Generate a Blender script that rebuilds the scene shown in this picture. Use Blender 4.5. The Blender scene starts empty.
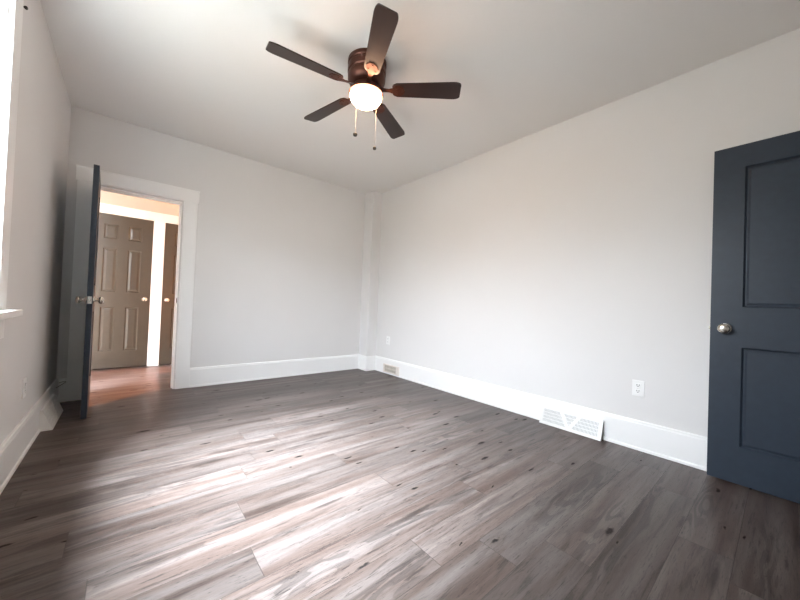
import bpy, bmesh, math, random
from mathutils import Vector, Matrix
S = bpy.context.scene
COL = S.collection
PI = math.pi

# ------------------------------------------------------------------ room numbers (metres)
W = 2.914      # right wall
D = 4.1945     # back wall
H = 2.683      # ceiling
L = -0.456     # left wall
RY = -0.56     # rear wall (behind the camera)
WT = 0.12      # thickness of the back wall
HY = 5.72      # far wall of the hall
HX0, HX1 = -0.95, 2.6
HC = 2.5       # hall ceiling

# ------------------------------------------------------------------ camera
f, yaw, pitch, roll, ch = 324.16, 0.6996, 0.0151, 0.0390, 0.9917
fw = Vector((math.sin(yaw)*math.cos(pitch), math.cos(yaw)*math.cos(pitch), math.sin(pitch)))
r0 = Vector((math.cos(yaw), -math.sin(yaw), 0)); u0 = r0.cross(fw)
rr = math.cos(roll)*r0 + math.sin(roll)*u0
uu = -math.sin(roll)*r0 + math.cos(roll)*u0
cd = bpy.data.cameras.new('camera'); cam = bpy.data.objects.new('camera', cd); COL.objects.link(cam)
m = Matrix.Identity(4)
for i in range(3):
    m[i][0] = rr[i]; m[i][1] = uu[i]; m[i][2] = -fw[i]
m[2][3] = ch
cam.matrix_world = m
cd.sensor_width = 36; cd.lens = f/800*36; cd.clip_start = 0.02
S.camera = cam

# ------------------------------------------------------------------ light
EXPOSURE = 1.60
SKY = 12
S.view_settings.view_transform = 'Standard'; S.view_settings.look = 'None'
S.view_settings.gamma = 1; S.view_settings.use_curve_mapping = False
S.view_settings.exposure = EXPOSURE
S.cycles.max_bounces = 14; S.cycles.diffuse_bounces = 10; S.cycles.transparent_max_bounces = 12
S.cycles.sample_clamp_indirect = 8
wd = bpy.data.worlds.new('sky'); S.world = wd; wd.use_nodes = True
nt = wd.node_tree; nt.nodes.clear()
tc = nt.nodes.new('ShaderNodeTexCoord'); sx = nt.nodes.new('ShaderNodeSeparateXYZ')
mr = nt.nodes.new('ShaderNodeMapRange'); mr.inputs[1].default_value = -1; mr.inputs[2].default_value = 1
rp = nt.nodes.new('ShaderNodeValToRGB'); bg = nt.nodes.new('ShaderNodeBackground'); ow = nt.nodes.new('ShaderNodeOutputWorld')
nt.links.new(tc.outputs['Generated'], sx.inputs[0]); nt.links.new(sx.outputs[2], mr.inputs[0])
nt.links.new(mr.outputs[0], rp.inputs[0]); nt.links.new(rp.outputs[0], bg.inputs[0]); nt.links.new(bg.outputs[0], ow.inputs[0])
e = rp.color_ramp.elements
e[0].position = 0.0; e[0].color = (0.16, 0.15, 0.13, 1)
e[1].position = 1.0; e[1].color = (0.72, 0.83, 1.0, 1)
k = e.new(0.49); k.color = (0.20, 0.19, 0.17, 1)
k = e.new(0.55); k.color = (0.32, 0.33, 0.34, 1)
k = e.new(0.62); k.color = (0.86, 0.90, 1.0, 1)
# the sky is brighter towards the side the hazy sun stands on (-Y)
sm = nt.nodes.new('ShaderNodeMath'); sm.operation = 'MULTIPLY_ADD'; sm.inputs[1].default_value = -0.45*SKY; sm.inputs[2].default_value = SKY
nt.links.new(sx.outputs[1], sm.inputs[0]); nt.links.new(sm.outputs[0], bg.inputs[1])
WINS = {'left': (0.72, 2.255, 0.897, 2.41)}
def portal(name, loc, rot, sx_, sy_):
    l = bpy.data.lights.new(name, 'AREA'); l.shape = 'RECTANGLE'; l.size = sx_; l.size_y = sy_
    l.cycles.is_portal = True
    o = bpy.data.objects.new(name, l); o.location = loc; o.rotation_euler = rot; COL.objects.link(o)
for y0, y1, z0, z1 in WINS.values():
    portal('window_daylight', (L-0.14, (y0+y1)/2, (z0+z1)/2), (0, -PI/2, 0), z1-z0, y1-y0)
SUN = 56.0              # hazy sun behind thin cloud, high over the left side of the house
sd = bpy.data.lights.new('hazy_sun', 'SUN'); sd.energy = SUN; sd.angle = math.radians(42); sd.color = (0.78, 0.88, 1.0)
so = bpy.data.objects.new('hazy_sun', sd); COL.objects.link(so)
el, az = math.radians(54), math.radians(19)
so.rotation_euler = Vector((math.cos(el)*math.cos(az), math.cos(el)*math.sin(az), -math.sin(el))).to_track_quat('-Z', 'Y').to_euler()
FAN_LAMP = 24.0          # emission of the fan's glass bowl
HALL_LAMP = 420.0        # watts of the hall lamp
WARM = (1.0, 0.47, 0.21)

# ------------------------------------------------------------------ materials
def mat(name, color, rough=0.5, metal=0.0, spec=0.5, bump=None, coat=0.0, vary=None):
    mt = bpy.data.materials.new(name); mt.use_nodes = True
    n = mt.node_tree.nodes; b = n['Principled BSDF']
    b.inputs['Base Color'].default_value = (*color, 1); b.inputs['Roughness'].default_value = rough
    b.inputs['Metallic'].default_value = metal; b.inputs['Specular IOR Level'].default_value = spec
    b.inputs['Coat Weight'].default_value = coat
    lk = mt.node_tree.links
    if bump or vary:
        t = n.new('ShaderNodeTexCoord')
    if bump:
        ns = n.new('ShaderNodeTexNoise'); ns.inputs['Scale'].default_value = bump[0]; ns.inputs['Detail'].default_value = 4
        bp = n.new('ShaderNodeBump'); bp.inputs['Strength'].default_value = bump[1]; bp.inputs['Distance'].default_value = 0.003
        lk.new(t.outputs['Object'], ns.inputs['Vector']); lk.new(ns.outputs[0], bp.inputs['Height']); lk.new(bp.outputs[0], b.inputs['Normal'])
    if vary:
        ns = n.new('ShaderNodeTexNoise'); ns.inputs['Scale'].default_value = vary[0]; ns.inputs['Detail'].default_value = 3
        cr = n.new('ShaderNodeValToRGB')
        cr.color_ramp.elements[0].position = .3; cr.color_ramp.elements[1].position = .7
        cr.color_ramp.elements[0].color = (*[c*(1-vary[1]) for c in color], 1)
        cr.color_ramp.elements[1].color = (*[min(1, c*(1+vary[1])) for c in color], 1)
        lk.new(t.outputs['Object'], ns.inputs['Vector']); lk.new(ns.outputs[0], cr.inputs[0]); lk.new(cr.outputs[0], b.inputs['Base Color'])
    return mt
M = {}
M['wall'] = mat('wall_paint', (0.72, 0.71, 0.70), 0.62, spec=0.35, bump=(160, 0.08), vary=(1.5, 0.012))
M['ceiling'] = mat('ceiling_paint', (0.80, 0.78, 0.755), 0.85, spec=0.2, bump=(90, 0.15))
M['trim'] = mat('white_trim_paint', (0.88, 0.88, 0.87), 0.32, bump=(40, 0.03))
M['hallwall'] = mat('hall_wall_paint', (0.60, 0.53, 0.46), 0.7, spec=0.3)
M['door'] = mat('slate_door_paint', (0.023, 0.033, 0.049), 0.42, spec=0.35, bump=(220, 0.10), vary=(30, 0.06))
M['halldoor'] = mat('taupe_door_paint', (0.060, 0.049, 0.034), 0.34, bump=(150, 0.06), vary=(12, 0.05))
M['nickel'] = mat('satin_nickel', (0.70, 0.66, 0.60), 0.22, 1.0)
M['darkmetal'] = mat('dark_hinge_metal', (0.06, 0.055, 0.05), 0.4, 0.9)
M['bronze'] = mat('oil_rubbed_bronze', (0.085, 0.032, 0.022), 0.36, 0.75)
M['plastic'] = mat('white_plastic', (0.85, 0.85, 0.84), 0.3)
M['black'] = mat('black_void', (0.006, 0.006, 0.006), 0.9)
M['blackbead'] = mat('black_bead', (0.012, 0.010, 0.010), 0.35)
M['vent'] = mat('white_enamel_steel', (0.80, 0.80, 0.78), 0.35, 0.0)
M['ventgrey'] = mat('grey_grille_mesh', (0.42, 0.43, 0.42), 0.5)
M['beige'] = mat('beige_enamel_steel', (0.66, 0.60, 0.52), 0.4)
M['chain'] = mat('pale_chain', (0.40, 0.36, 0.33), 0.45, 0.3)
def wood_blade():
    mt = bpy.data.materials.new('dark_walnut_laminate'); mt.use_nodes = True
    n = mt.node_tree.nodes; lk = mt.node_tree.links; b = n['Principled BSDF']
    t = n.new('ShaderNodeTexCoord'); mp = n.new('ShaderNodeMapping'); mp.inputs['Scale'].default_value = (3, 60, 60)
    ns = n.new('ShaderNodeTexNoise'); ns.inputs['Scale'].default_value = 2; ns.inputs['Detail'].default_value = 6
    cr = n.new('ShaderNodeValToRGB')
    cr.color_ramp.elements[0].color = (0.012, 0.005, 0.004, 1); cr.color_ramp.elements[1].color = (0.036, 0.016, 0.012, 1)
    lk.new(t.outputs['Object'], mp.inputs[0]); lk.new(mp.outputs[0], ns.inputs['Vector']); lk.new(ns.outputs[0], cr.inputs[0]); lk.new(cr.outputs[0], b.inputs['Base Color'])
    b.inputs['Roughness'].default_value = 0.30
    return mt
M['blade'] = wood_blade()
def emit(name, col, s):
    mt = bpy.data.materials.new(name); mt.use_nodes = True
    b = mt.node_tree.nodes['Principled BSDF']; b.inputs['Base Color'].default_value = (.9, .9, .88, 1)
    b.inputs['Emission Color'].default_value = (*col, 1); b.inputs['Emission Strength'].default_value = s
    b.inputs['Roughness'].default_value = 0.3
    return mt
M['bowl'] = emit('lit_frosted_glass', (1.0, 0.60, 0.36), FAN_LAMP)
M['hallbowl'] = emit('lit_hall_glass', (1.0, 0.62, 0.36), 6)
def glass():
    mt = bpy.data.materials.new('window_glass'); mt.use_nodes = True
    n = mt.node_tree.nodes; lk = mt.node_tree.links; n.clear()
    o = n.new('ShaderNodeOutputMaterial'); mx = n.new('ShaderNodeMixShader'); tr = n.new('ShaderNodeBsdfTransparent'); gl = n.new('ShaderNodeBsdfGlossy')
    tr.inputs[0].default_value = (.96, .98, .97, 1); gl.inputs[1].default_value = 0.02
    mx.inputs[0].default_value = 0.06; lk.new(tr.outputs[0], mx.inputs[1]); lk.new(gl.outputs[0], mx.inputs[2]); lk.new(mx.outputs[0], o.inputs[0])
    return mt
M['glass'] = glass()

def floor_mat():
    """vinyl planks 0.178 wide, 1.22 long, running along X; weathered grey-brown oak with knots"""
    mt = bpy.data.materials.new('vinyl_plank_floor'); mt.use_nodes = True
    n = mt.node_tree.nodes; lk = mt.node_tree.links; b = n['Principled BSDF']
    def N(t, **k):
        x = n.new(t)
        for a, v in k.items(): setattr(x, a, v)
        return x
    def math_(op, a, b_=None, c=None):
        x = N('ShaderNodeMath', operation=op)
        for i, v in enumerate((a, b_, c)):
            if v is None: continue
            if isinstance(v, (int, float)): x.inputs[i].default_value = v
            else: lk.new(v, x.inputs[i])
        return x.outputs[0]
    def comb(x_, y_, z_):
        c = N('ShaderNodeCombineXYZ')
        for i, v in enumerate((x_, y_, z_)):
            if isinstance(v, (int, float)): c.inputs[i].default_value = v
            else: lk.new(v, c.inputs[i])
        return c.outputs[0]
    def ramp(fac, pts):
        r = N('ShaderNodeValToRGB'); el = r.color_ramp.elements
        while len(el) < len(pts): el.new(0.5)
        for q, (p_, c_) in zip(el, pts):
            q.position = p_; q.color = (*c_, 1) if isinstance(c_, tuple) else (c_, c_, c_, 1)
        lk.new(fac, r.inputs[0]); return r.outputs[0]
    def mix(kind, fac, a, c_):
        x = N('ShaderNodeMix', data_type='RGBA', blend_type=kind)
        if isinstance(fac, (int, float)): x.inputs[0].default_value = fac
        else: lk.new(fac, x.inputs[0])
        for i, v in ((6, a), (7, c_)):
            if isinstance(v, tuple): x.inputs[i].default_value = (*v, 1)
            else: lk.new(v, x.inputs[i])
        return x.outputs[2]
    t = N('ShaderNodeTexCoord'); s = N('ShaderNodeSeparateXYZ'); lk.new(t.outputs['Object'], s.inputs[0])
    X, Y = s.outputs[0], s.outputs[1]
    pw, pl = 0.1777, 1.22
    v = math_('DIVIDE', math_('SUBTRACT', Y, 0.8305), pw); row = math_('FLOOR', v); fv = math_('SUBTRACT', v, row)
    wn = N('ShaderNodeTexWhiteNoise', noise_dimensions='1D'); lk.new(math_('ADD', row, 41.3), wn.inputs[1])
    off = wn.outputs[0]
    u = math_('ADD', math_('DIVIDE', X, pl), math_('MULTIPLY', off, 3.7)); cell = math_('FLOOR', u); fu = math_('SUBTRACT', u, cell)
    wc = N('ShaderNodeTexWhiteNoise', noise_dimensions='3D'); lk.new(comb(cell, row, 7.7), wc.inputs[0])
    h = wc.outputs[0]
    hs = N('ShaderNodeSeparateColor'); lk.new(wc.outputs[1], hs.inputs[0]); h2 = hs.outputs[1]; h3 = hs.outputs[2]
    # plank-local coordinates with a random shift for each plank
    lx = math_('ADD', X, math_('MULTIPLY', h2, 37.0)); ly = math_('ADD', Y, math_('MULTIPLY', h3, 23.0))
    # cathedral grain: noise stretched along the plank
    def noise(sx_, sy_, scale, det, dist=0.0, rough=0.55, z_=0.0):
        q = N('ShaderNodeTexNoise'); q.inputs['Scale'].default_value = scale; q.inputs['Detail'].default_value = det
        q.inputs['Distortion'].default_value = dist; q.inputs['Roughness'].default_value = rough
        lk.new(comb(math_('MULTIPLY', lx, sx_), math_('MULTIPLY', ly, sy_), z_), q.inputs['Vector']); return q.outputs[0]
    broad = noise(0.8, 12.0, 1.0, 3, 0.25)
    mid = noise(3.0, 36.0, 1.0, 6, 1.0, 0.7, 3.1)
    fine = noise(11.0, 120.0, 1.0, 5, 1.6, 0.7, 5.2)
    rings = math_('SINE', math_('MULTIPLY', noise(0.9, 8.0, 1.0, 2, 0.5, 0.5, 9.0), 62.0))
    base = ramp(broad, [(0.30, (0.056, 0.036, 0.029)), (0.43, (0.086, 0.062, 0.053)), (0.56, (0.114, 0.090, 0.081)), (0.74, (0.146, 0.122, 0.113))])
    tone = ramp(h, [(0.0, 0.72), (0.45, 0.95), (0.8, 1.08), (1.0, 1.22)])
    c = mix('MULTIPLY', 1.0, base, tone)
    c = mix('MULTIPLY', 0.7, c, ramp(mid, [(0.34, 0.30), (0.44, 0.92), (0.70, 1.12)]))
    c = mix('MULTIPLY', 0.8, c, ramp(fine, [(0.34, 0.20), (0.43, 0.92), (0.56, 1.0), (0.72, 1.28)]))
    rmask = math_('MULTIPLY', ramp(noise(0.9, 7.0, 1.0, 2, 0.2, 0.5, 12.0), [(0.48, 0.0), (0.60, 1.0)]), 0.8)
    c = mix('MULTIPLY', rmask, c, ramp(rings, [(0.0, 0.55), (0.22, 0.94), (0.7, 1.0), (1.0, 1.03)]))
    # knots: dark elongated spots
    def knots(sx_, sy_, thr, z_, wa=0.22):
        vo = N('ShaderNodeTexVoronoi', feature='F1', voronoi_dimensions='2D'); vo.inputs['Scale'].default_value = 1.0; vo.inputs['Randomness'].default_value = 1.0
        wob = N('ShaderNodeTexNoise'); wob.inputs['Scale'].default_value = 45; lk.new(comb(lx, ly, z_), wob.inputs['Vector'])
        w_ = math_('MULTIPLY', math_('SUBTRACT', wob.outputs[0], 0.5), wa)
        lk.new(comb(math_('ADD', math_('MULTIPLY', lx, sx_), math_('ADD', w_, z_)), math_('ADD', math_('MULTIPLY', ly, sy_), w_), 0.0), vo.inputs['Vector'])
        cs = N('ShaderNodeSeparateColor'); lk.new(vo.outputs['Color'], cs.inputs[0])
        on = math_('GREATER_THAN', cs.outputs[0], thr)
        return math_('DIVIDE', vo.outputs['Distance'], math_('ADD', math_('MULTIPLY', math_('POWER', cs.outputs[2], 1.6), 1.25), 0.30)), on
    d1, on1 = knots(2.2, 7.0, 0.48, 1.7, 0.10)
    halo = math_('MULTIPLY', on1, ramp(d1, [(0.0, 1.0), (0.07, 0.80), (0.26, 0.0)]))
    core = math_('MULTIPLY', on1, ramp(d1, [(0.0, 1.0), (0.035, 1.0), (0.075, 0.0)]))
    d2, on2 = knots(1.5, 15.0, 0.50, 6.1, 0.12)
    crack = math_('MULTIPLY', on2, ramp(d2, [(0.0, 1.0), (0.06, 0.9), (0.16, 0.0)]))
    c = mix('MIX', math_('MULTIPLY', halo, 0.6), c, (0.075, 0.052, 0.042))
    c = mix('MIX', math_('MULTIPLY', core, 0.92), c, (0.012, 0.009, 0.008))
    c = mix('MIX', math_('MULTIPLY', crack, 0.9), c, (0.030, 0.022, 0.019))
    # seams
    ev = math_('MINIMUM', fv, math_('SUBTRACT', 1.0, fv)); eu = math_('MINIMUM', fu, math_('SUBTRACT', 1.0, fu))
    sv = math_('LESS_THAN', ev, 0.0085); su = math_('LESS_THAN', eu, 0.0013)
    seam = math_('MAXIMUM', sv, su)
    c = mix('MIX', math_('MULTIPLY', seam, 0.75), c, (0.035, 0.026, 0.022))
    lk.new(c, b.inputs['Base Color'])
    rg = N('ShaderNodeMapRange'); lk.new(fine, rg.inputs[0]); rg.inputs[3].default_value = 0.30; rg.inputs[4].default_value = 0.48
    lk.new(math_('ADD', rg.outputs[0], math_('MULTIPLY', core, 0.4)), b.inputs['Roughness']); b.inputs['Specular IOR Level'].default_value = 0.34
    bp = N('ShaderNodeBump'); bp.inputs['Strength'].default_value = 0.45; bp.inputs['Distance'].default_value = 0.0015
    hgt = math_('SUBTRACT', math_('ADD', math_('MULTIPLY', fine, 0.6), math_('MULTIPLY', mid, 0.5)), math_('MULTIPLY', math_('MAXIMUM', seam, core), 0.8))
    lk.new(hgt, bp.inputs['Height']); lk.new(bp.outputs[0], b.inputs['Normal'])
    return mt
M['floor'] = floor_mat()

# ------------------------------------------------------------------ mesh helpers
def nb(): return bmesh.new()
def box(bm, a, b, bevel=0.0):
    a = Vector(a); b = Vector(b)
    g = bmesh.ops.create_cube(bm, size=1.0)
    for v in g['verts']:
        v.co = Vector([(a[i]+b[i])/2 + v.co[i]*(b[i]-a[i]) for i in range(3)])
    if bevel:
        es = list({e_ for v in g['verts'] for e_ in v.link_edges})
        bmesh.ops.bevel(bm, geom=es, offset=bevel, segments=2, affect='EDGES', profile=0.6)
    return bm
def prism(bm, pts, axis, a, b):
    """extrude a closed 2D outline along an axis from a to b"""
    def co(p, t):
        if axis == 0: return (t, p[0], p[1])
        if axis == 1: return (p[0], t, p[1])
        return (p[0], p[1], t)
    v0 = [bm.verts.new(co(p, a)) for p in pts]; v1 = [bm.verts.new(co(p, b)) for p in pts]
    n = len(pts)
    bm.faces.new(v0); bm.faces.new(v1[::-1])
    for i in range(n): bm.faces.new((v0[i], v1[i], v1[(i+1) % n], v0[(i+1) % n]))
    bmesh.ops.recalc_face_normals(bm, faces=bm.faces); return bm
def lathe(bm, prof, origin, axis, seg=32):
    """prof: list of (radius, height along axis)"""
    ax = Vector(axis).normalized(); t = Vector((0, 0, 1)) if abs(ax.z) < .9 else Vector((1, 0, 0))
    a = ax.cross(t).normalized(); b = ax.cross(a); o = Vector(origin); rings = []
    for r, h in prof:
        if r < 1e-6: rings.append([bm.verts.new(o+ax*h)])
        else: rings.append([bm.verts.new(o+ax*h+(a*math.cos(2*PI*i/seg)+b*math.sin(2*PI*i/seg))*r) for i in range(seg)])
    for p, q in zip(rings, rings[1:]):
        for i in range(seg):
            j = (i+1) % seg
            if len(p) == 1 and len(q) == 1: continue
            if len(p) == 1: bm.faces.new((p[0], q[i], q[j]))
            elif len(q) == 1: bm.faces.new((p[i], q[0], p[j]))
            else: bm.faces.new((p[i], q[i], q[j], p[j]))
    if len(rings[0]) > 1: bm.faces.new(rings[0])
    if len(rings[-1]) > 1: bm.faces.new(rings[-1])
    bmesh.ops.recalc_face_normals(bm, faces=bm.faces); return bm
def tube(bm, pts, r, seg=8):
    pts = [Vector(p) for p in pts]; rings = []
    for i, p in enumerate(pts):
        d = (pts[min(i+1, len(pts)-1)]-pts[max(i-1, 0)]).normalized()
        t = Vector((0, 0, 1)) if abs(d.z) < .9 else Vector((1, 0, 0))
        a = d.cross(t).normalized(); b = d.cross(a)
        rings.append([bm.verts.new(p+(a*math.cos(2*PI*k/seg)+b*math.sin(2*PI*k/seg))*r) for k in range(seg)])
    for p, q in zip(rings, rings[1:]):
        for i in range(seg): bm.faces.new((p[i], q[i], q[(i+1) % seg], p[(i+1) % seg]))
    bm.faces.new(rings[0]); bm.faces.new(rings[-1][::-1])
    bmesh.ops.recalc_face_normals(bm, faces=bm.faces); return bm
def world(o):
    m_ = Matrix.Translation(o.location) @ o.rotation_euler.to_matrix().to_4x4()
    return world(o.parent) @ o.matrix_parent_inverse @ m_ if o.parent else m_
def obj(name, bm, m_, parent=None, smooth=False):
    me = bpy.data.meshes.new(name); bm.to_mesh(me); bm.free()
    me.materials.append(m_)
    o = bpy.data.objects.new(name, me); COL.objects.link(o)
    if smooth:
        for p in me.polygons: p.use_smooth = True
        try: me.set_sharp_from_angle(angle=math.radians(38))
        except Exception: pass
    if parent:
        o.parent = parent
        if parent.get('local') is None: o.matrix_parent_inverse = world(parent).inverted()
    return o
def tag(o, label, cat=None, kind=None, group=None):
    o['label'] = label
    if cat: o['category'] = cat
    if kind: o['kind'] = kind
    if group: o['group'] = group
    return o
def struct(name, bm, m_, label, cat):
    return tag(obj(name, bm, m_), label, cat, 'structure')
def empty(name, loc, label, cat, kind=None, group=None, rotz=0):
    o = bpy.data.objects.new(name, None); o.location = loc; o.rotation_euler = (0, 0, rotz); o.empty_display_size = .05
    COL.objects.link(o); return tag(o, label, cat, kind, group)

def wall_with_holes(bm, axis, a, b, lo, hi, z0_, z1_, holes):
    """wall slab; axis = normal axis (0 or 1) spanning a..b in thickness, lo..hi along, z0..z1; holes (l0,l1,za,zb)"""
    us = sorted({lo, hi, *[h_[0] for h_ in holes], *[h_[1] for h_ in holes]}); vs = sorted({z0_, z1_, *[h_[2] for h_ in holes], *[h_[3] for h_ in holes]})
    def inh(i, j):
        uc = (us[i]+us[i+1])/2; vc = (vs[j]+vs[j+1])/2
        return any(h_[0] < uc < h_[1] and h_[2] < vc < h_[3] for h_ in holes)
    V = {}
    def v(i, j, s):
        if (i, j, s) not in V:
            t = (a, b)[s]; V[i, j, s] = bm.verts.new((t, us[i], vs[j]) if axis == 0 else (us[i], t, vs[j]))
        return V[i, j, s]
    nu, nv = len(us)-1, len(vs)-1
    solid = lambda i, j: 0 <= i < nu and 0 <= j < nv and not inh(i, j)
    for i in range(nu):
        for j in range(nv):
            if not solid(i, j): continue
            for s in (0, 1): bm.faces.new([v(i, j, s), v(i+1, j, s), v(i+1, j+1, s), v(i, j+1, s)])
            if not solid(i-1, j): bm.faces.new([v(i, j, 0), v(i, j+1, 0), v(i, j+1, 1), v(i, j, 1)])
            if not solid(i+1, j): bm.faces.new([v(i+1, j, 0), v(i+1, j+1, 0), v(i+1, j+1, 1), v(i+1, j, 1)])
            if not solid(i, j-1): bm.faces.new([v(i, j, 0), v(i+1, j, 0), v(i+1, j, 1), v(i, j, 1)])
            if not solid(i, j+1): bm.faces.new([v(i, j+1, 0), v(i+1, j+1, 0), v(i+1, j+1, 1), v(i, j+1, 1)])
    bmesh.ops.recalc_face_normals(bm, faces=bm.faces); return bm

def panel_slab(bm, w, h, t, panels, rec):
    """door slab in x 0..w, y -t/2..t/2, z 0..h; panels (x0,x1,z0,z1) moulded into both faces.
    rec: list of (inset, depth) rings, depth measured into the slab"""
    xs = sorted({0, w, *[p[0] for p in panels], *[p[1] for p in panels]}); zs = sorted({0, h, *[p[2] for p in panels], *[p[3] for p in panels]})
    for s in (-1, 1):
        y = s*t/2; V = {}
        def v(i, j):
            if (i, j) not in V: V[i, j] = bm.verts.new((xs[i], y, zs[j]))
            return V[i, j]
        for i in range(len(xs)-1):
            for j in range(len(zs)-1):
                xc = (xs[i]+xs[i+1])/2; zc = (zs[j]+zs[j+1])/2
                pn = [p for p in panels if p[0] < xc < p[1] and p[2] < zc < p[3]]
                ring = [v(i, j), v(i+1, j), v(i+1, j+1), v(i, j+1)]
                if not pn: bm.faces.new(ring); continue
                p = pn[0]
                for ins, dep in rec:
                    nr = [bm.verts.new((xx, y-s*dep, zz)) for xx, zz in ((p[0]+ins, p[2]+ins), (p[1]-ins, p[2]+ins), (p[1]-ins, p[3]-ins), (p[0]+ins, p[3]-ins))]
                    for k_ in range(4): bm.faces.new((ring[k_], ring[(k_+1) % 4], nr[(k_+1) % 4], nr[k_]))
                    ring = nr
                bm.faces.new(ring)
    y = t/2
    def rim(pa, pb):
        bm.faces.new([bm.verts.new((pa[0], -y, pa[1])), bm.verts.new((pb[0], -y, pb[1])), bm.verts.new((pb[0], y, pb[1])), bm.verts.new((pa[0], y, pa[1]))])
    for i in range(len(xs)-1): rim((xs[i], 0), (xs[i+1], 0)); rim((xs[i], h), (xs[i+1], h))
    for j in range(len(zs)-1): rim((0, zs[j]), (0, zs[j+1])); rim((w, zs[j]), (w, zs[j+1]))
    bmesh.ops.remove_doubles(bm, verts=bm.verts, dist=1e-5)
    bmesh.ops.recalc_face_normals(bm, faces=bm.faces); return bm
KNOB = [(0.0, 0.0), (0.033, 0.0), (0.033, 0.004), (0.029, 0.009), (0.014, 0.012), (0.011, 0.018), (0.011, 0.026), (0.016, 0.031), (0.0245, 0.037), (0.0285, 0.045),
        (0.0285, 0.052), (0.025, 0.059), (0.017, 0.0635), (0.008, 0.0648), (0.0, 0.065)]
def door(name, loc, rotz, w, h, panels, rec, m_, label, knob_x, knob_z, sides, hinge_z, bottom=0.012, hinge_side=-1, kind='structure'):
    """x runs from the hinge edge to the latch edge; hinge pin at x=0"""
    t = 0.035
    r = empty(name, loc, label, 'door', kind, rotz=rotz)
    r['local'] = 1
    bm = nb(); panel_slab(bm, w, h, t, panels, rec)
    s = obj('door_slab', bm, m_, r, False); s.location = (0, 0, bottom)
    for sd in sides:
        bm = nb(); lathe(bm, KNOB, (knob_x, sd*t/2, knob_z), (0, sd, 0))
        obj('knob', bm, M['nickel'], r, True)
    if sides:
        bm = nb(); box(bm, (w-0.0005, -0.0125, knob_z-0.028), (w+0.0012, 0.0125, knob_z+0.028)); box(bm, (w, -0.007, knob_z-0.009), (w+0.009, 0.007, knob_z+0.009), 0.003)
        obj('latch', bm, M['nickel'], r)
    for hz in hinge_z:
        bm = nb(); tube(bm, [(-0.006, hinge_side*(t/2+0.004), hz-0.045), (-0.006, hinge_side*(t/2+0.004), hz+0.045)], 0.010, 12)
        box(bm, (-0.001, hinge_side*t/2-(0.03 if hinge_side > 0 else 0), hz-0.043), (0.0006, hinge_side*t/2+(0.03 if hinge_side < 0 else 0), hz+0.043))
        obj('hinge', bm, M['darkmetal'], r, True)
    del r['local']
    return r

# ------------------------------------------------------------------ room shell
OX0, OX1, OZ = -0.268, 0.415, 2.005       # doorway in the back wall
bm = nb(); box(bm, (L-.15, RY-.15, -.1), (W+.15, HY+.15, 0)); struct('floor', bm, M['floor'], 'grey brown wood plank floor with dark knots running through room and hall', 'floor')
bm = nb(); box(bm, (L-.15, RY-.15, H), (W+.15, D+.02, H+.1)); struct('ceiling', bm, M['ceiling'], 'plain white ceiling above the empty room', 'ceiling')
bm = nb(); wall_with_holes(bm, 1, D, D+WT, L-.15, W+.15, 0, H, [(OX0, OX1, 0, OZ)])
# doorway notch reaches the floor: rebuild without a sill strip
struct('wall_back', bm, M['wall'], 'pale grey far wall with the open doorway in it', 'wall')
bm = nb(); box(bm, (W, RY-.15, 0), (W+.15, D, H)); struct('wall_right', bm, M['wall'], 'long pale grey wall on the right with two floor registers', 'wall')
bm = nb(); wall_with_holes(bm, 0, L-.15, L, RY-.15, D, 0, H, list(WINS.values())); struct('wall_left', bm, M['wall'], 'shaded pale grey wall on the left beside the window', 'wall')
RDX0, RDX1 = 1.975, 2.80      # doorway in the rear wall, right of the camera
bm = nb(); wall_with_holes(bm, 1, RY-.15, RY, L, W, 0, H, [(RDX0, RDX1, 0, 2.06), (L+.12, 1.75, 0, 2.25)]); struct('wall_rear', bm, M['wall'], 'pale grey wall behind the viewer', 'wall')  # wide opening added so less bounce light returns from behind the camera
bm = nb(); box(bm, (L-.15, -3.2, -.1), (W+.15, RY-.15, 0)); struct('floor_added_room', bm, M['floor'], 'plank floor of the unlit room added behind the viewer', 'floor')  # unlit room added behind the camera to keep the far left corner dark
bm = nb(); box(bm, (L-.15, -3.2, H), (W+.15, RY-.15, H+.1)); struct('ceiling_added_room', bm, M['ceiling'], 'ceiling of the unlit room added behind the viewer', 'ceiling')
bm = nb(); box(bm, (L-.15, -3.3, 0), (W+.15, -3.2, H)); box(bm, (L-.15, -3.2, 0), (L, RY-.15, H)); box(bm, (W, -3.2, 0), (W+.15, RY-.15, H)); struct('wall_added_room', bm, M['wall'], 'walls of the unlit room added behind the viewer', 'wall')
# boxed-in corner between far and right wall
BX, BY = 2.750, 3.978
bm = nb(); box(bm, (BX, BY, 0), (W, D, H)); struct('trim_corner_chase', bm, M['wall'], 'narrow boxed pipe chase filling the corner of far and right walls', 'wall')

# ------------------------------------------------------------------ hall
bm = nb(); wall_with_holes(bm, 1, HY, HY+.12, HX0, HX1, 0, HC, [(-0.385, .25, 0, 2.04), (.375, 1.01, 0, 2.04)])
struct('wall_hall_far', bm, M['hallwall'], 'warmly lit hall wall above the two brown doors', 'wall')
bm = nb(); box(bm, (HX0-.1, D, 0), (HX0, HY+.12, HC)); struct('wall_hall_left', bm, M['hallwall'], 'end wall of the hall, left of the doorway', 'wall')
bm = nb(); box(bm, (HX1, D+WT, 0), (HX1+.1, HY+.12, HC)); struct('wall_hall_right', bm, M['hallwall'], 'end wall of the hall, right of the doorway', 'wall')
bm = nb(); box(bm, (HX0-.1, D+WT, HC), (HX1+.1, HY+.12, HC+.1)); struct('ceiling_hall', bm, M['ceiling'], 'hall ceiling beyond the doorway', 'ceiling')
bm = nb(); box(bm, (0.9, D+WT, 0), (0.98, 5.20, 0.74)); box(bm, (0.885, D+WT, 0.74), (0.995, 5.215, 0.775), 0.006)  # unseen low wall, added as a guess to shape the hall floor's light patch
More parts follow.
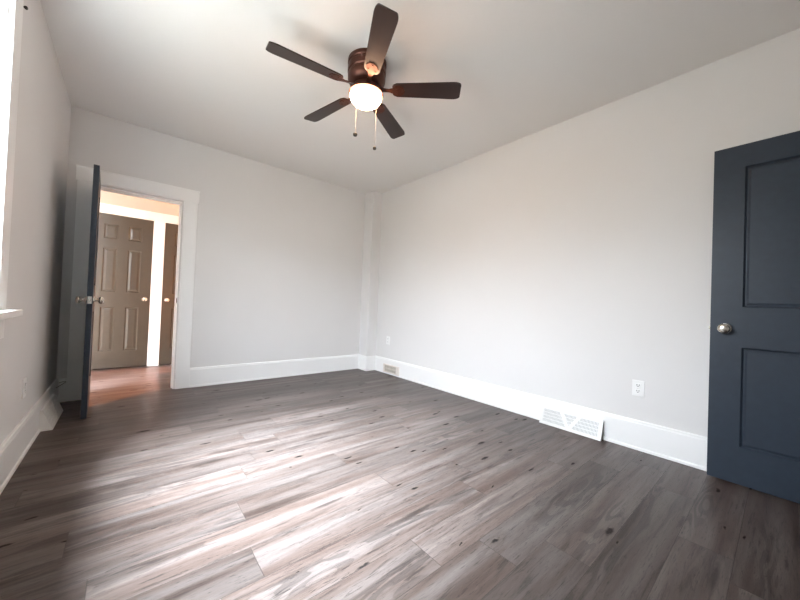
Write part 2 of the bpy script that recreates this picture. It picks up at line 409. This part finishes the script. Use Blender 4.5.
struct('wall_hall_shadow_caster', bm, M['trim'], 'added low wall out of view, shading part of the hall floor', 'wall')

def casing_head(bm, xa, xb, yf, yb, za, zb):
    box(bm, (xa, yf, za), (xb, yb, zb), 0.003)
# far-wall doorway trim
c0 = D-0.020
t1 = empty('trim_1', (0.07, c0, 0), 'white casing around the doorway in the far wall', 'door frame', 'structure')
bm = nb(); box(bm, (-0.388, c0, 0), (OX0-0.004, D, 2.02), 0.003); obj('side_casing', bm, M['trim'], t1)
bm = nb(); box(bm, (OX1+0.012, c0, 0), (0.557, D, 2.02), 0.003); obj('side_casing', bm, M['trim'], t1)
bm = nb(); box(bm, (-0.399, c0-0.004, 2.02), (0.567, D, 2.150), 0.003); box(bm, (-0.40, c0-0.009, 2.141), (0.571, D, 2.154), 0.003); obj('head_casing', bm, M['trim'], t1)
bm = nb(); box(bm, (OX0-0.001, D-0.002, 0), (OX0+0.006, D+WT+.002, OZ)); obj('jamb', bm, M['trim'], t1)
bm = nb(); box(bm, (OX1-0.006, D-0.002, 0), (OX1+0.001, D+WT+.002, OZ)); box(bm, (OX1-.018, D+.045, 0), (OX1-.005, D+.08, OZ-.006), .002); obj('jamb', bm, M['trim'], t1)
bm = nb(); box(bm, (OX0, D-0.002, OZ-.006), (OX1, D+WT+.002, OZ+.001)); box(bm, (OX0, D+.045, OZ-.018), (OX1, D+.08, OZ-.005), .002); obj('jamb', bm, M['trim'], t1)
bm = nb(); box(bm, (OX1-.0075, D-.004, 0.915), (OX1-.0055, D+.028, 0.975)); box(bm, (OX1-.012, D-.007, .925), (OX1-.005, D+.0, .965), .002); tag(obj('strike_plate', bm, M['darkmetal'], t1), 'dark metal strike plate')
for hx0, hx1 in ((-0.268-.12, OX0-.004), (OX1+.012, .557)):
    pass
bm = nb(); box(bm, (-0.388, D+WT, 0), (OX0-.004, D+WT+.018, 2.02), .003); box(bm, (OX1+.012, D+WT, 0), (.557, D+WT+.018, 2.02), .003); box(bm, (-.40, D+WT, 2.02), (.567, D+WT+.02, 2.15), .003)
obj('hall_side_casing', bm, M['trim'], t1)
# hall door trim
yh = HY-0.02
t2 = empty('trim_2', (0.3, yh, 0), 'cream lit casing framing the two brown hall doors', 'door frame', 'structure')
for xa, xb in ((-0.50, -0.388), (0.253, 0.372), (1.013, 1.13)):
    bm = nb(); box(bm, (xa, yh, 0), (xb, HY, 2.04), 0.003); obj('side_casing', bm, M['trim'], t2)
bm = nb(); box(bm, (-0.51, yh-.003, 2.04), (1.14, HY, 2.155), 0.003); obj('head_casing', bm, M['trim'], t2)
for xa, xb in ((-0.385, .25), (.375, 1.01)):
    bm = nb(); box(bm, (xa-.001, yh+.002, 0), (xa+.003, HY+.12, 2.04)); box(bm, (xb-.003, yh+.002, 0), (xb+.001, HY+.12, 2.04)); box(bm, (xa, yh+.002, 2.035), (xb, HY+.12, 2.041))
    obj('jamb', bm, M['trim'], t2)

bm = nb(); box(bm, (HX0, HY+.121, 0), (HX1, HY+.2, HC)); struct('wall_hall_light_block', bm, M['hallwall'], 'added wall behind the hall doors, blocking light under them', 'wall')  # unseen wall added to stop sky light leaking under the hall doors
# six-panel hall doors (flush with the casing face)
REC6 = [(0.004, 0.002), (0.013, 0.009), (0.020, 0.009), (0.040, 0.003)]
def six(w):
    a0, a1 = 0.118, 0.262; b0, b1 = w-a1, w-a0
    P = []
    for za, zb in ((0.225, 0.808), (1.005, 1.578), (1.698, 1.893)):
        P += [(a0, a1, za, zb), (b0, b1, za, zb)]
    return P
door('door_2', (-0.381, HY+0.003, 0), 0, 0.627, 2.02, six(0.627), REC6, M['halldoor'], 'brown six panel hall door with brass coloured knob, fully seen', 0.567, 0.93, (-1,), (0.3, 1.05, 1.8), hinge_side=1)
door('door_3', (1.006, HY+0.003, 0), PI, 0.627, 2.02, six(0.627), REC6, M['halldoor'], 'brown six panel hall door half hidden by the right casing', 0.567, 0.93, (1,), (0.3, 1.05, 1.8), hinge_side=-1)
# slate doors of the room
REC2 = [(0.003, 0.004), (0.009, 0.012), (0.015, 0.012), (0.024, 0.007)]
door('door_1', (-0.2475, D-0.007, 0), math.radians(-87.9), 0.695, 1.985, [(0.12, 0.575, 0.22, 0.82), (0.12, 0.575, 1.045, 1.86)], REC2, M['door'],
     'dark slate door open edge-on into the room at the far doorway', 0.633, 0.935, (-1, 1), (0.30, 1.80), hinge_side=-1)
door('door_4', (W-0.108, -0.515, 0), math.radians(89.2), 0.815, 2.025, [(0.137, 0.678, 0.215, 0.805), (0.137, 0.678, 1.045, 1.89)], REC2, M['door'],
     'large dark slate two panel door standing open against the right wall', 0.750, 0.925, (1, -1), (0.30, 1.80), hinge_side=-1)

# ------------------------------------------------------------------ baseboards
BH = 0.212
def base_prof(d=1):
    return [(0, 0), (0.026, 0), (0.026, 0.010), (0.0245, 0.016), (0.019, 0.021), (0.018, 0.022), (0.018, BH-.022), (0.015, BH-.016), (0.015, BH-.006), (0.010, BH), (0, BH)]
def base(name, label, runs):
    bm = nb()
    for kind, pos, sgn, a, b in runs:
        pr = [(pos+sgn*d_, z_) for d_, z_ in base_prof()]
        prism(bm, pr, 1 if kind == 'x' else 0, a, b)
    return struct(name, bm, M['trim'], label, 'baseboard')
base('baseboard_back', 'tall white baseboard along the far wall', [('y', D, -1, 0.557, BX), ('y', D, -1, L, -0.388)])
base('baseboard_corner', 'short white baseboard wrapped around the corner chase', [('x', BX, -1, BY-.026, D), ('y', BY, -1, BX-.026, W)])
base('baseboard_right', 'tall white baseboard along the right wall', [('x', W, -1, RY, BY)])
base('baseboard_left', 'shaded white baseboard along the left wall', [('x', L, 1, RY, D)])
base('baseboard_rear', 'white baseboard behind the viewer', [('y', RY, 1, L, L+.12), ('y', RY, 1, 1.75, RDX0-.11)])
base('baseboard_hall', 'white baseboard along the hall wall beyond the doors', [('y', HY, -1, 1.13, HX1), ('y', HY, -1, HX0, -0.50)])

# ------------------------------------------------------------------ windows
def window(name, wall, label):
    a, b, z0_, z1_ = WINS[wall]
    T = (lambda u, d, z_: (L-d if d is not None else 0, u, z_)) if wall in WINS else (lambda u, d, z_: (u, RY-d, z_))
    def bx(bm, u0_, u1_, d0, d1, za, zb, bev=0.0):
        p = T(u0_, d0, za); q = T(u1_, d1, zb)
        box(bm, [min(p[i], q[i]) for i in range(3)], [max(p[i], q[i]) for i in range(3)], bev)
    w = empty(name, T((a+b)/2, 0, z0_), label, 'window', 'structure')
    bm = nb(); bx(bm, b-.005, b+.125, -.020, 0, z0_, z1_, .003); obj('side_casing', bm, M['trim'], w)
    bm = nb(); bx(bm, a-.125, a+.005, -.020, 0, z0_, z1_, .003); obj('side_casing', bm, M['trim'], w)
    bm = nb(); bx(bm, a-.135, b+.135, -.024, 0, z1_, z1_+.13, .003); bx(bm, a-.145, b+.145, -.030, 0, z1_+.12, z1_+.135, .003); obj('head_casing', bm, M['trim'], w)
    bm = nb(); bx(bm, a-.20, b+.20, -.062, 0.0, z0_-.033, z0_, .006); bx(bm, a, b, 0, .08, z0_-.033, z0_, 0); obj('window_sill', bm, M['trim'], w)
    bm = nb(); bx(bm, a-.125, b+.125, -.018, 0, z0_-.135, z0_-.033, .003); obj('apron', bm, M['trim'], w)
    bm = nb(); bx(bm, a, a+.012, .0, .15, z0_, z1_); bx(bm, b-.012, b, .0, .15, z0_, z1_); bx(bm, a, b, 0, .15, z1_-.012, z1_); bx(bm, a, b, .08, .15, z0_-.002, z0_+.01); obj('window_jamb', bm, M['trim'], w)
    zm = (z0_+z1_)/2
    mid_ = (a+b)/2; a_, b_ = a, b
    bm = nb(); bx(bm, mid_-.03, mid_+.03, 0.0, .15, z0_, z1_, .003); obj('mullion', bm, M['trim'], w)
    for a, b, za, zb, d in [(p_, q_, *r_) for p_, q_ in ((a_, mid_-.018), (mid_+.018, b_)) for r_ in ((zm-.02, z1_-.012, .105), (z0_+.01, zm+.02, .07))]:
        bm = nb(); s_ = .045
        bx(bm, a+.012, a+.012+s_, d, d+.03, za, zb, .003); bx(bm, b-.012-s_, b-.012, d, d+.03, za, zb, .003)
        bx(bm, a+.012+s_, b-.012-s_, d, d+.03, za, za+s_, .003); bx(bm, a+.012+s_, b-.012-s_, d, d+.03, zb-s_, zb, .003)
        fr = obj('window_sash', bm, M['trim'], w)
        bm = nb(); bx(bm, a+.012+s_, b-.012-s_, d+.013, d+.017, za+s_, zb-s_); obj('window_pane', bm, M['glass'], fr)
    return w
window('window_1', 'left', 'white trimmed window at the left edge with its projecting sill')

# rear doorway casing
t3 = empty('trim_3', ((RDX0+RDX1)/2, RY, 0), 'white casing of the doorway behind the viewer', 'door frame', 'structure')
bm = nb(); box(bm, (RDX0-.11, RY, 0), (RDX0, RY+.018, 2.06), .003); obj('side_casing', bm, M['trim'], t3)
bm = nb(); box(bm, (RDX0-.12, RY, 2.06), (RDX1+.06, RY+.02, 2.18), .003); obj('head_casing', bm, M['trim'], t3)
bm = nb(); box(bm, (RDX0, RY-.15, 0), (RDX0+.01, RY, 2.06)); box(bm, (RDX1-.01, RY-.15, 0), (RDX1, RY, 2.06)); obj('jamb', bm, M['trim'], t3)

# ------------------------------------------------------------------ ceiling fan
FX, FY = 1.222, 1.908
fan = empty('ceiling_fan', (FX, FY, H), 'dark bronze flush mount ceiling fan with five blades and lit bowl', 'ceiling fan')
bm = nb()
lathe(bm, [(0.128, 0), (0.134, 0.006), (0.134, 0.030), (0.128, 0.036), (0.128, 0.046), (0.133, 0.052), (0.133, 0.088), (0.126, 0.096), (0.126, 0.104), (0.131, 0.110), (0.129, 0.140),
           (0.118, 0.160), (0.100, 0.172), (0.0, 0.174)], (FX, FY, H), (0, 0, -1), 48)
obj('motor_housing', bm, M['bronze'], fan, True)
bm = nb(); lathe(bm, [(0.060, 0.170), (0.088, 0.176), (0.092, 0.190), (0.092, 0.210), (0.112, 0.218), (0.120, 0.226), (0.120, 0.234), (0.0, 0.234)], (FX, FY, H), (0, 0, -1), 48)
sw = obj('switch_housing', bm, M['bronze'], fan, True)
bm = nb()
prof = [(0.106, 0.232), (0.1105, 0.246)]
for i in range(1, 13):
    a = i/12*PI/2; prof.append((0.1105*math.cos(a), 0.246+0.070*math.sin(a)))
lathe(bm, prof, (FX, FY, H), (0, 0, -1), 48)
tag(obj('light_bowl', bm, M['bowl'], fan, True), 'glowing frosted glass bowl')
BZ = H-0.197
def blade_bm():
    bm = nb(); pts = []
    r0_, r1_, w0, w1 = 0.185, 0.655, 0.052, 0.066
    N_ = 10
    top = [(r0_+0.03, w0)] + [(r0_+0.03+(r1_-0.05-r0_-0.03)*i/N_, w0+(w1-w0)*i/N_) for i in range(1, N_+1)]
    out = [(r0_, 0.030), (r0_+.008, 0.042)] + top
    for i in range(1, 7):
        a = i/6*PI/2; out.append((r1_-0.05+0.05*math.sin(a), w1-0.02+0.02*math.cos(a)))
    full = out + [(x_, -y_) for x_, y_ in out[::-1]]
    vt = [bm.verts.new((x_, y_, 0.004)) for x_, y_ in full]; vb = [bm.verts.new((x_, y_, -0.004)) for x_, y_ in full]
    n_ = len(full); bm.faces.new(vt); bm.faces.new(vb[::-1])
    for i in range(n_): bm.faces.new((vt[i], vt[(i+1) % n_], vb[(i+1) % n_], vb[i]))
    bmesh.ops.recalc_face_normals(bm, faces=bm.faces)
    return bm
def iron_bm():
    bm = nb()
    o = [(0.085, 0.020), (0.12, 0.014), (0.16, 0.012), (0.185, 0.020), (0.205, 0.036), (0.235, 0.040), (0.262, 0.026), (0.272, 0.0)]
    full = o + [(x_, -y_) for x_, y_ in o[:-1][::-1]]
    zt = lambda x_: 0.010*max(0, min(1, (0.18-x_)/0.08))
    vt = [bm.verts.new((x_, y_, -0.004+zt(x_))) for x_, y_ in full]; vb = [bm.verts.new((x_, y_, -0.009+zt(x_))) for x_, y_ in full]
    n_ = len(full); bm.faces.new(vt); bm.faces.new(vb[::-1])
    for i in range(n_): bm.faces.new((vt[i], vt[(i+1) % n_], vb[(i+1) % n_], vb[i]))
    for sx_, sy_ in ((0.215, 0.022), (0.215, -0.022), (0.252, 0)):
        lathe(bm, [(0.005, 0), (0.005, 0.002), (0.002, 0.0035), (0, 0.0036)], (sx_, sy_, -0.009), (0, 0, -1), 10)
    bmesh.ops.recalc_face_normals(bm, faces=bm.faces)
    return bm
blade_mesh = iron_mesh = None
for i in range(5):
    a = math.radians(29.5+72*i)
    R_ = Matrix.Translation((0, 0, BZ-H)) @ Matrix.Rotation(a, 4, 'Z') @ Matrix.Rotation(math.radians(-13), 4, 'X')
    if i == 0:
        b_ = obj('blade', blade_bm(), M['blade']); k_ = obj('blade_iron', iron_bm(), M['bronze'])
    else:
        b_ = b0_.copy(); k_ = k0_.copy(); COL.objects.link(b_); COL.objects.link(k_)
    if i == 0: b0_, k0_ = b_, k_
    b_.parent = fan; b_.matrix_parent_inverse = Matrix.Identity(4); b_.matrix_local = R_
    k_.parent = b_; k_.matrix_parent_inverse = Matrix.Identity(4); k_.matrix_local = Matrix.Identity(4)
tag(b0_, 'fan blade')
del b0_['label']
for (dx, dy, zl, rb) in ((0.003, 0.128, 0.455, 0.0165), (0.114, 0.034, 0.552, 0.0135)):
    bm = nb(); q = 0.0
    tube(bm, [(FX+dx*.74, FY+dy*.74, H-.20), (FX+dx*.96, FY+dy*.96, H-.203), (FX+dx, FY+dy, H-.23), (FX+dx, FY+dy, H-zl)], 0.0009, 6)
    c_ = obj('pull_chain', bm, M['chain'], fan, True)
    bm = nb(); lathe(bm, [(0, -.014), (0.005, -.012), (rb*.8, -.007), (rb, 0), (rb*.8, rb*.75), (0, rb)], (FX+dx, FY+dy, H-zl-.005), (0, 0, -1), 16)
    tag(obj('chain_ball', bm, M['blackbead'], c_, True), 'black ball at the end of the pull chain')

# ------------------------------------------------------------------ registers at the baseboards
def register(name, side, ya, yb, label, open_end):
    """slanted baseboard register; side = +1 on the left wall, -1 on the right wall"""
    wx = L if side > 0 else W
    dp, ht, td = 0.088, 0.150, 0.034
    X_ = lambda d: wx+side*d
    r = empty(name, (X_(0.05), (ya+yb)/2, 0), label, 'floor register', group='long baseboard registers')
    # face frame, slanted from the floor to the wall
    P0, P1 = Vector((dp, 0.004)), Vector((td, ht))
    n_ = Vector((ht, dp-td)).normalized()*0.003
    def face(bm, u0_, u1_, v0_, v1_, off=0.0, th=1.0):
        q = []
        for v_ in (v0_, v1_):
            for s_ in (0, 1):
                p = P0.lerp(P1, v_)+n_*(off-s_*th); q.append(p)
        a_, b2, c_, d_ = q[0], q[2], q[3], q[1]
        prism(bm, [(X_(p.x), p.y) for p in (a_, b2, c_, d_)], 1, ya+(yb-ya)*u0_, ya+(yb-ya)*u1_)
    bm = nb()
    e_ = 0.05
    face(bm, 0, 1, 0, 0.16); face(bm, 0, 1, .84, 1); face(bm, 0, e_, .16, .84); face(bm, 1-e_, 1, .16, .84)
    prism(bm, [(X_(td), ht), (X_(td), ht-.004), (X_(.019), ht-.004), (X_(.019), ht)], 1, ya, yb)
    obj('frame', bm, M['vent'], r)
    # grille mesh behind, with slots
    bm = nb(); N_ = 44
    for i in range(N_):
        u_ = e_+(1-2*e_)*(i+.5)/N_; hw = (1-2*e_)/N_*.27
        face(bm, u_-hw, u_+hw, .15, .85, -0.6, .6)
    for v_ in (.33, .5, .67): face(bm, e_, 1-e_, v_-.02, v_+.02, -0.5, .6)
    tag(obj('grille', bm, M['vent'], r), 'pale grey slotted grille')
    bm = nb(); face(bm, e_*.9, 1-e_*.9, .14, .86, -2.2, .6); tag(obj('damper_plate', bm, M['ventgrey'], r), 'grey plate behind the slots')
    # V-shaped brace on the grille
    bm = nb()
    for sg in (-1, 1):
        ua, ub = .5+sg*.15, .5+sg*.012
        pa = P0.lerp(P1, .86)+n_*.9; pb = P0.lerp(P1, .14)+n_*.9
        wv = .034
        A = [Vector((X_(pa.x), ya+(yb-ya)*(ua-wv), pa.y)), Vector((X_(pa.x), ya+(yb-ya)*(ua+wv), pa.y)), Vector((X_(pb.x), ya+(yb-ya)*(ub+wv), pb.y)), Vector((X_(pb.x), ya+(yb-ya)*(ub-wv), pb.y))]
        nn = Vector((side*n_.x, 0, n_.y))*1.2
        lo_ = [bm.verts.new(v_-nn) for v_ in A]; hi_ = [bm.verts.new(v_) for v_ in A]
        bm.faces.new(hi_); bm.faces.new(lo_[::-1])
        for i in range(4): bm.faces.new((lo_[i], lo_[(i+1) % 4], hi_[(i+1) % 4], hi_[i]))
    bmesh.ops.recalc_face_normals(bm, faces=bm.faces)
    obj('brace', bm, M['vent'], r)
    # ends
    for yy, s_, op in ((ya, 1, open_end), (yb, -1, False)):
        bm = nb()
        if op:
            prism(bm, [(X_(dp-.003), 0.002), (X_(td), ht-.004), (X_(td-.004), ht-.004), (X_(dp-.026), 0.002)], 1, yy, yy+s_*.003)
            obj('end_cap', bm, M['vent'], r)
            bm = nb(); prism(bm, [(X_(dp-.026), 0.001), (X_(td-.004), ht-.006), (X_(.0185), ht-.012), (X_(.042), 0.001)], 1, yy+s_*.003, yy+s_*.006)  # solid black strip, put in for the shade inside the end gap
            tag(obj('end_gap_shade', bm, M['black'], r), 'black strip for the shade in the near end gap')
        else:
            prism(bm, [(X_(dp-.002), 0.002), (X_(td), ht-.003), (X_(.019), ht-.003), (X_(.019), 0.026), (X_(.0275), 0.020), (X_(.0275), 0.002)], 1, yy, yy+s_*.003)
            obj('end_cap', bm, M['vent'], r)
    return r
register('floor_register', -1, 0.900, 1.385, 'long white baseboard register with V brace under the right wall outlet', True)
register('floor_register', 1, 3.36, 3.86, 'white slanted baseboard register on left wall by the open door', False)
# small flat register by the corner
r = empty('wall_register', (W-.03, 3.62, 0), 'small beige baseboard register near the far right corner', 'floor register')
fx0, fx1 = W-.038, W-.018
bm = nb(); box(bm, (fx0, 3.395, 0.122), (fx1, 3.740, 0.136), .002); box(bm, (fx0, 3.395, 0.018), (fx1, 3.740, 0.034), .002)
box(bm, (fx0, 3.395, 0.03), (fx1, 3.450, 0.125), .002); box(bm, (fx0, 3.712, 0.03), (fx1, 3.740, 0.125), .002); obj('frame', bm, mat('cream_enamel_steel', (0.80, 0.74, 0.68), .4), r)
bm = nb()
for i in range(13):
    yy = 3.450+.262*(i+.5)/13; box(bm, (fx0+.004, yy-.0050, .034), (fx0+.009, yy+.0050, .122))
box(bm, (fx0+.003, 3.45, .072), (fx0+.010, 3.712, .084)); tag(obj('grille', bm, M['beige'], r), 'beige grille in two rows')
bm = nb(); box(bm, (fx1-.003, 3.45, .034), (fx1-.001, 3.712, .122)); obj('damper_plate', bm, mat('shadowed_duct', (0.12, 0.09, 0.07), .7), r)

# ------------------------------------------------------------------ outlets
def outlet(loc, side, label):
    """plate on wall x = loc[0], facing side (+1 = +x)"""
    x_, y_, z_ = loc
    r = empty('wall_outlet', loc, label, 'electrical outlet', group='wall outlets')
    q = lambda a, b: (min(x_+side*a, x_+side*b), max(x_+side*a, x_+side*b))
    bm = nb(); a, b = q(0, .0065); box(bm, (a, y_-.037, z_-.058), (b, y_+.037, z_+.058), .003); obj('cover_plate', bm, M['plastic'], r)
    for dz in (-.021, .021):
        bm = nb(); a, b = q(.004, .0085); box(bm, (a, y_-.017, z_+dz-.0145), (b, y_+.017, z_+dz+.0145), .004); s_ = obj('receptacle', bm, M['plastic'], r)
        bm = nb(); a, b = q(.0078, .0088)
        for dy in (-.007, .007): box(bm, (a, y_+dy-.0016, z_+dz-.001), (b, y_+dy+.0016, z_+dz+.009))
        box(bm, (a, y_-.003, z_+dz-.010), (b, y_+.003, z_+dz-.005)); tag(obj('slots', bm, M['black'], s_), 'dark socket slots')
    bm = nb(); lathe(bm, [(.003, 0), (.003, .0015), (0, .002)], (x_+side*.0062, y_, z_), (side, 0, 0), 10); obj('screw', bm, M['nickel'], r)
outlet((W, 0.690, 0.445), -1, 'white outlet on the right wall above the long register')
outlet((W, 3.690, 0.472), -1, 'tiny white outlet on the right wall near the far corner')
outlet((L, 2.950, 0.402), 1, 'white outlet seen edge-on on the shaded left wall')

# small things on the left
bm = nb(); lathe(bm, [(0.008, 0), (0.008, .004), (0.003, .006), (0.003, .014), (.007, .017), (.009, .022), (.007, .027), (0, .029)], (L, 2.415, 2.375), (1, 0, 0), 16)
tag(obj('curtain_hook', bm, M['darkmetal'], None, True), 'small dark metal curtain hook on left wall beside the window top', 'hook')
bm = nb()
pts = [(L+.020+.05*math.sin(t_*PI), 4.02+.16*t_, .165+.03*math.sin(t_*PI*.9)) for t_ in [i/12 for i in range(13)]]
tube(bm, pts, .003, 8)
tag(obj('door_stop_wire', bm, M['chain'], None, True), 'thin curved pale wire behind the open far door above baseboard', 'wire')

# hall lamp on the hall ceiling, right of the doorway
HL = (2.0, 5.42, 2.30)
hl = empty('ceiling_light', (HL[0], HL[1], HC), 'warm round ceiling lamp in the hall beyond the far wall', 'ceiling lamp')
bm = nb(); lathe(bm, [(0.07, 0), (0.07, .02), (.02, .03), (.02, .08), (0, .08)], (HL[0], HL[1], HC), (0, 0, -1), 24); obj('lamp_base', bm, M['nickel'], hl, True)
bm = nb(); lathe(bm, [(0, -.05), (.035, -.04), (.05, -.01), (.05, .01), (.035, .04), (0, .05)], (HL[0], HL[1], HL[2]+.07), (0, 0, -1), 24); obj('glass_globe', bm, M['hallbowl'], hl, True)
for nm_, kind_, en_ in (('hall_spot_light', 'SPOT', HALL_LAMP), ('hall_glow_light', 'POINT', HALL_LAMP*.035)):
    ld = bpy.data.lights.new(nm_, kind_); ld.energy = en_; ld.color = (1.0, 0.37, 0.14) if kind_ == 'SPOT' else WARM; ld.shadow_soft_size = 0.03
    lo = bpy.data.objects.new(nm_, ld); lo.location = (HL[0], HL[1], HL[2]-.03); COL.objects.link(lo)
    if kind_ == 'SPOT':
        ld.spot_size = math.radians(46); ld.spot_blend = .35
        lo.rotation_euler = (Vector((-0.10, 4.45, 0))-lo.location).to_track_quat('-Z', 'Y').to_euler()
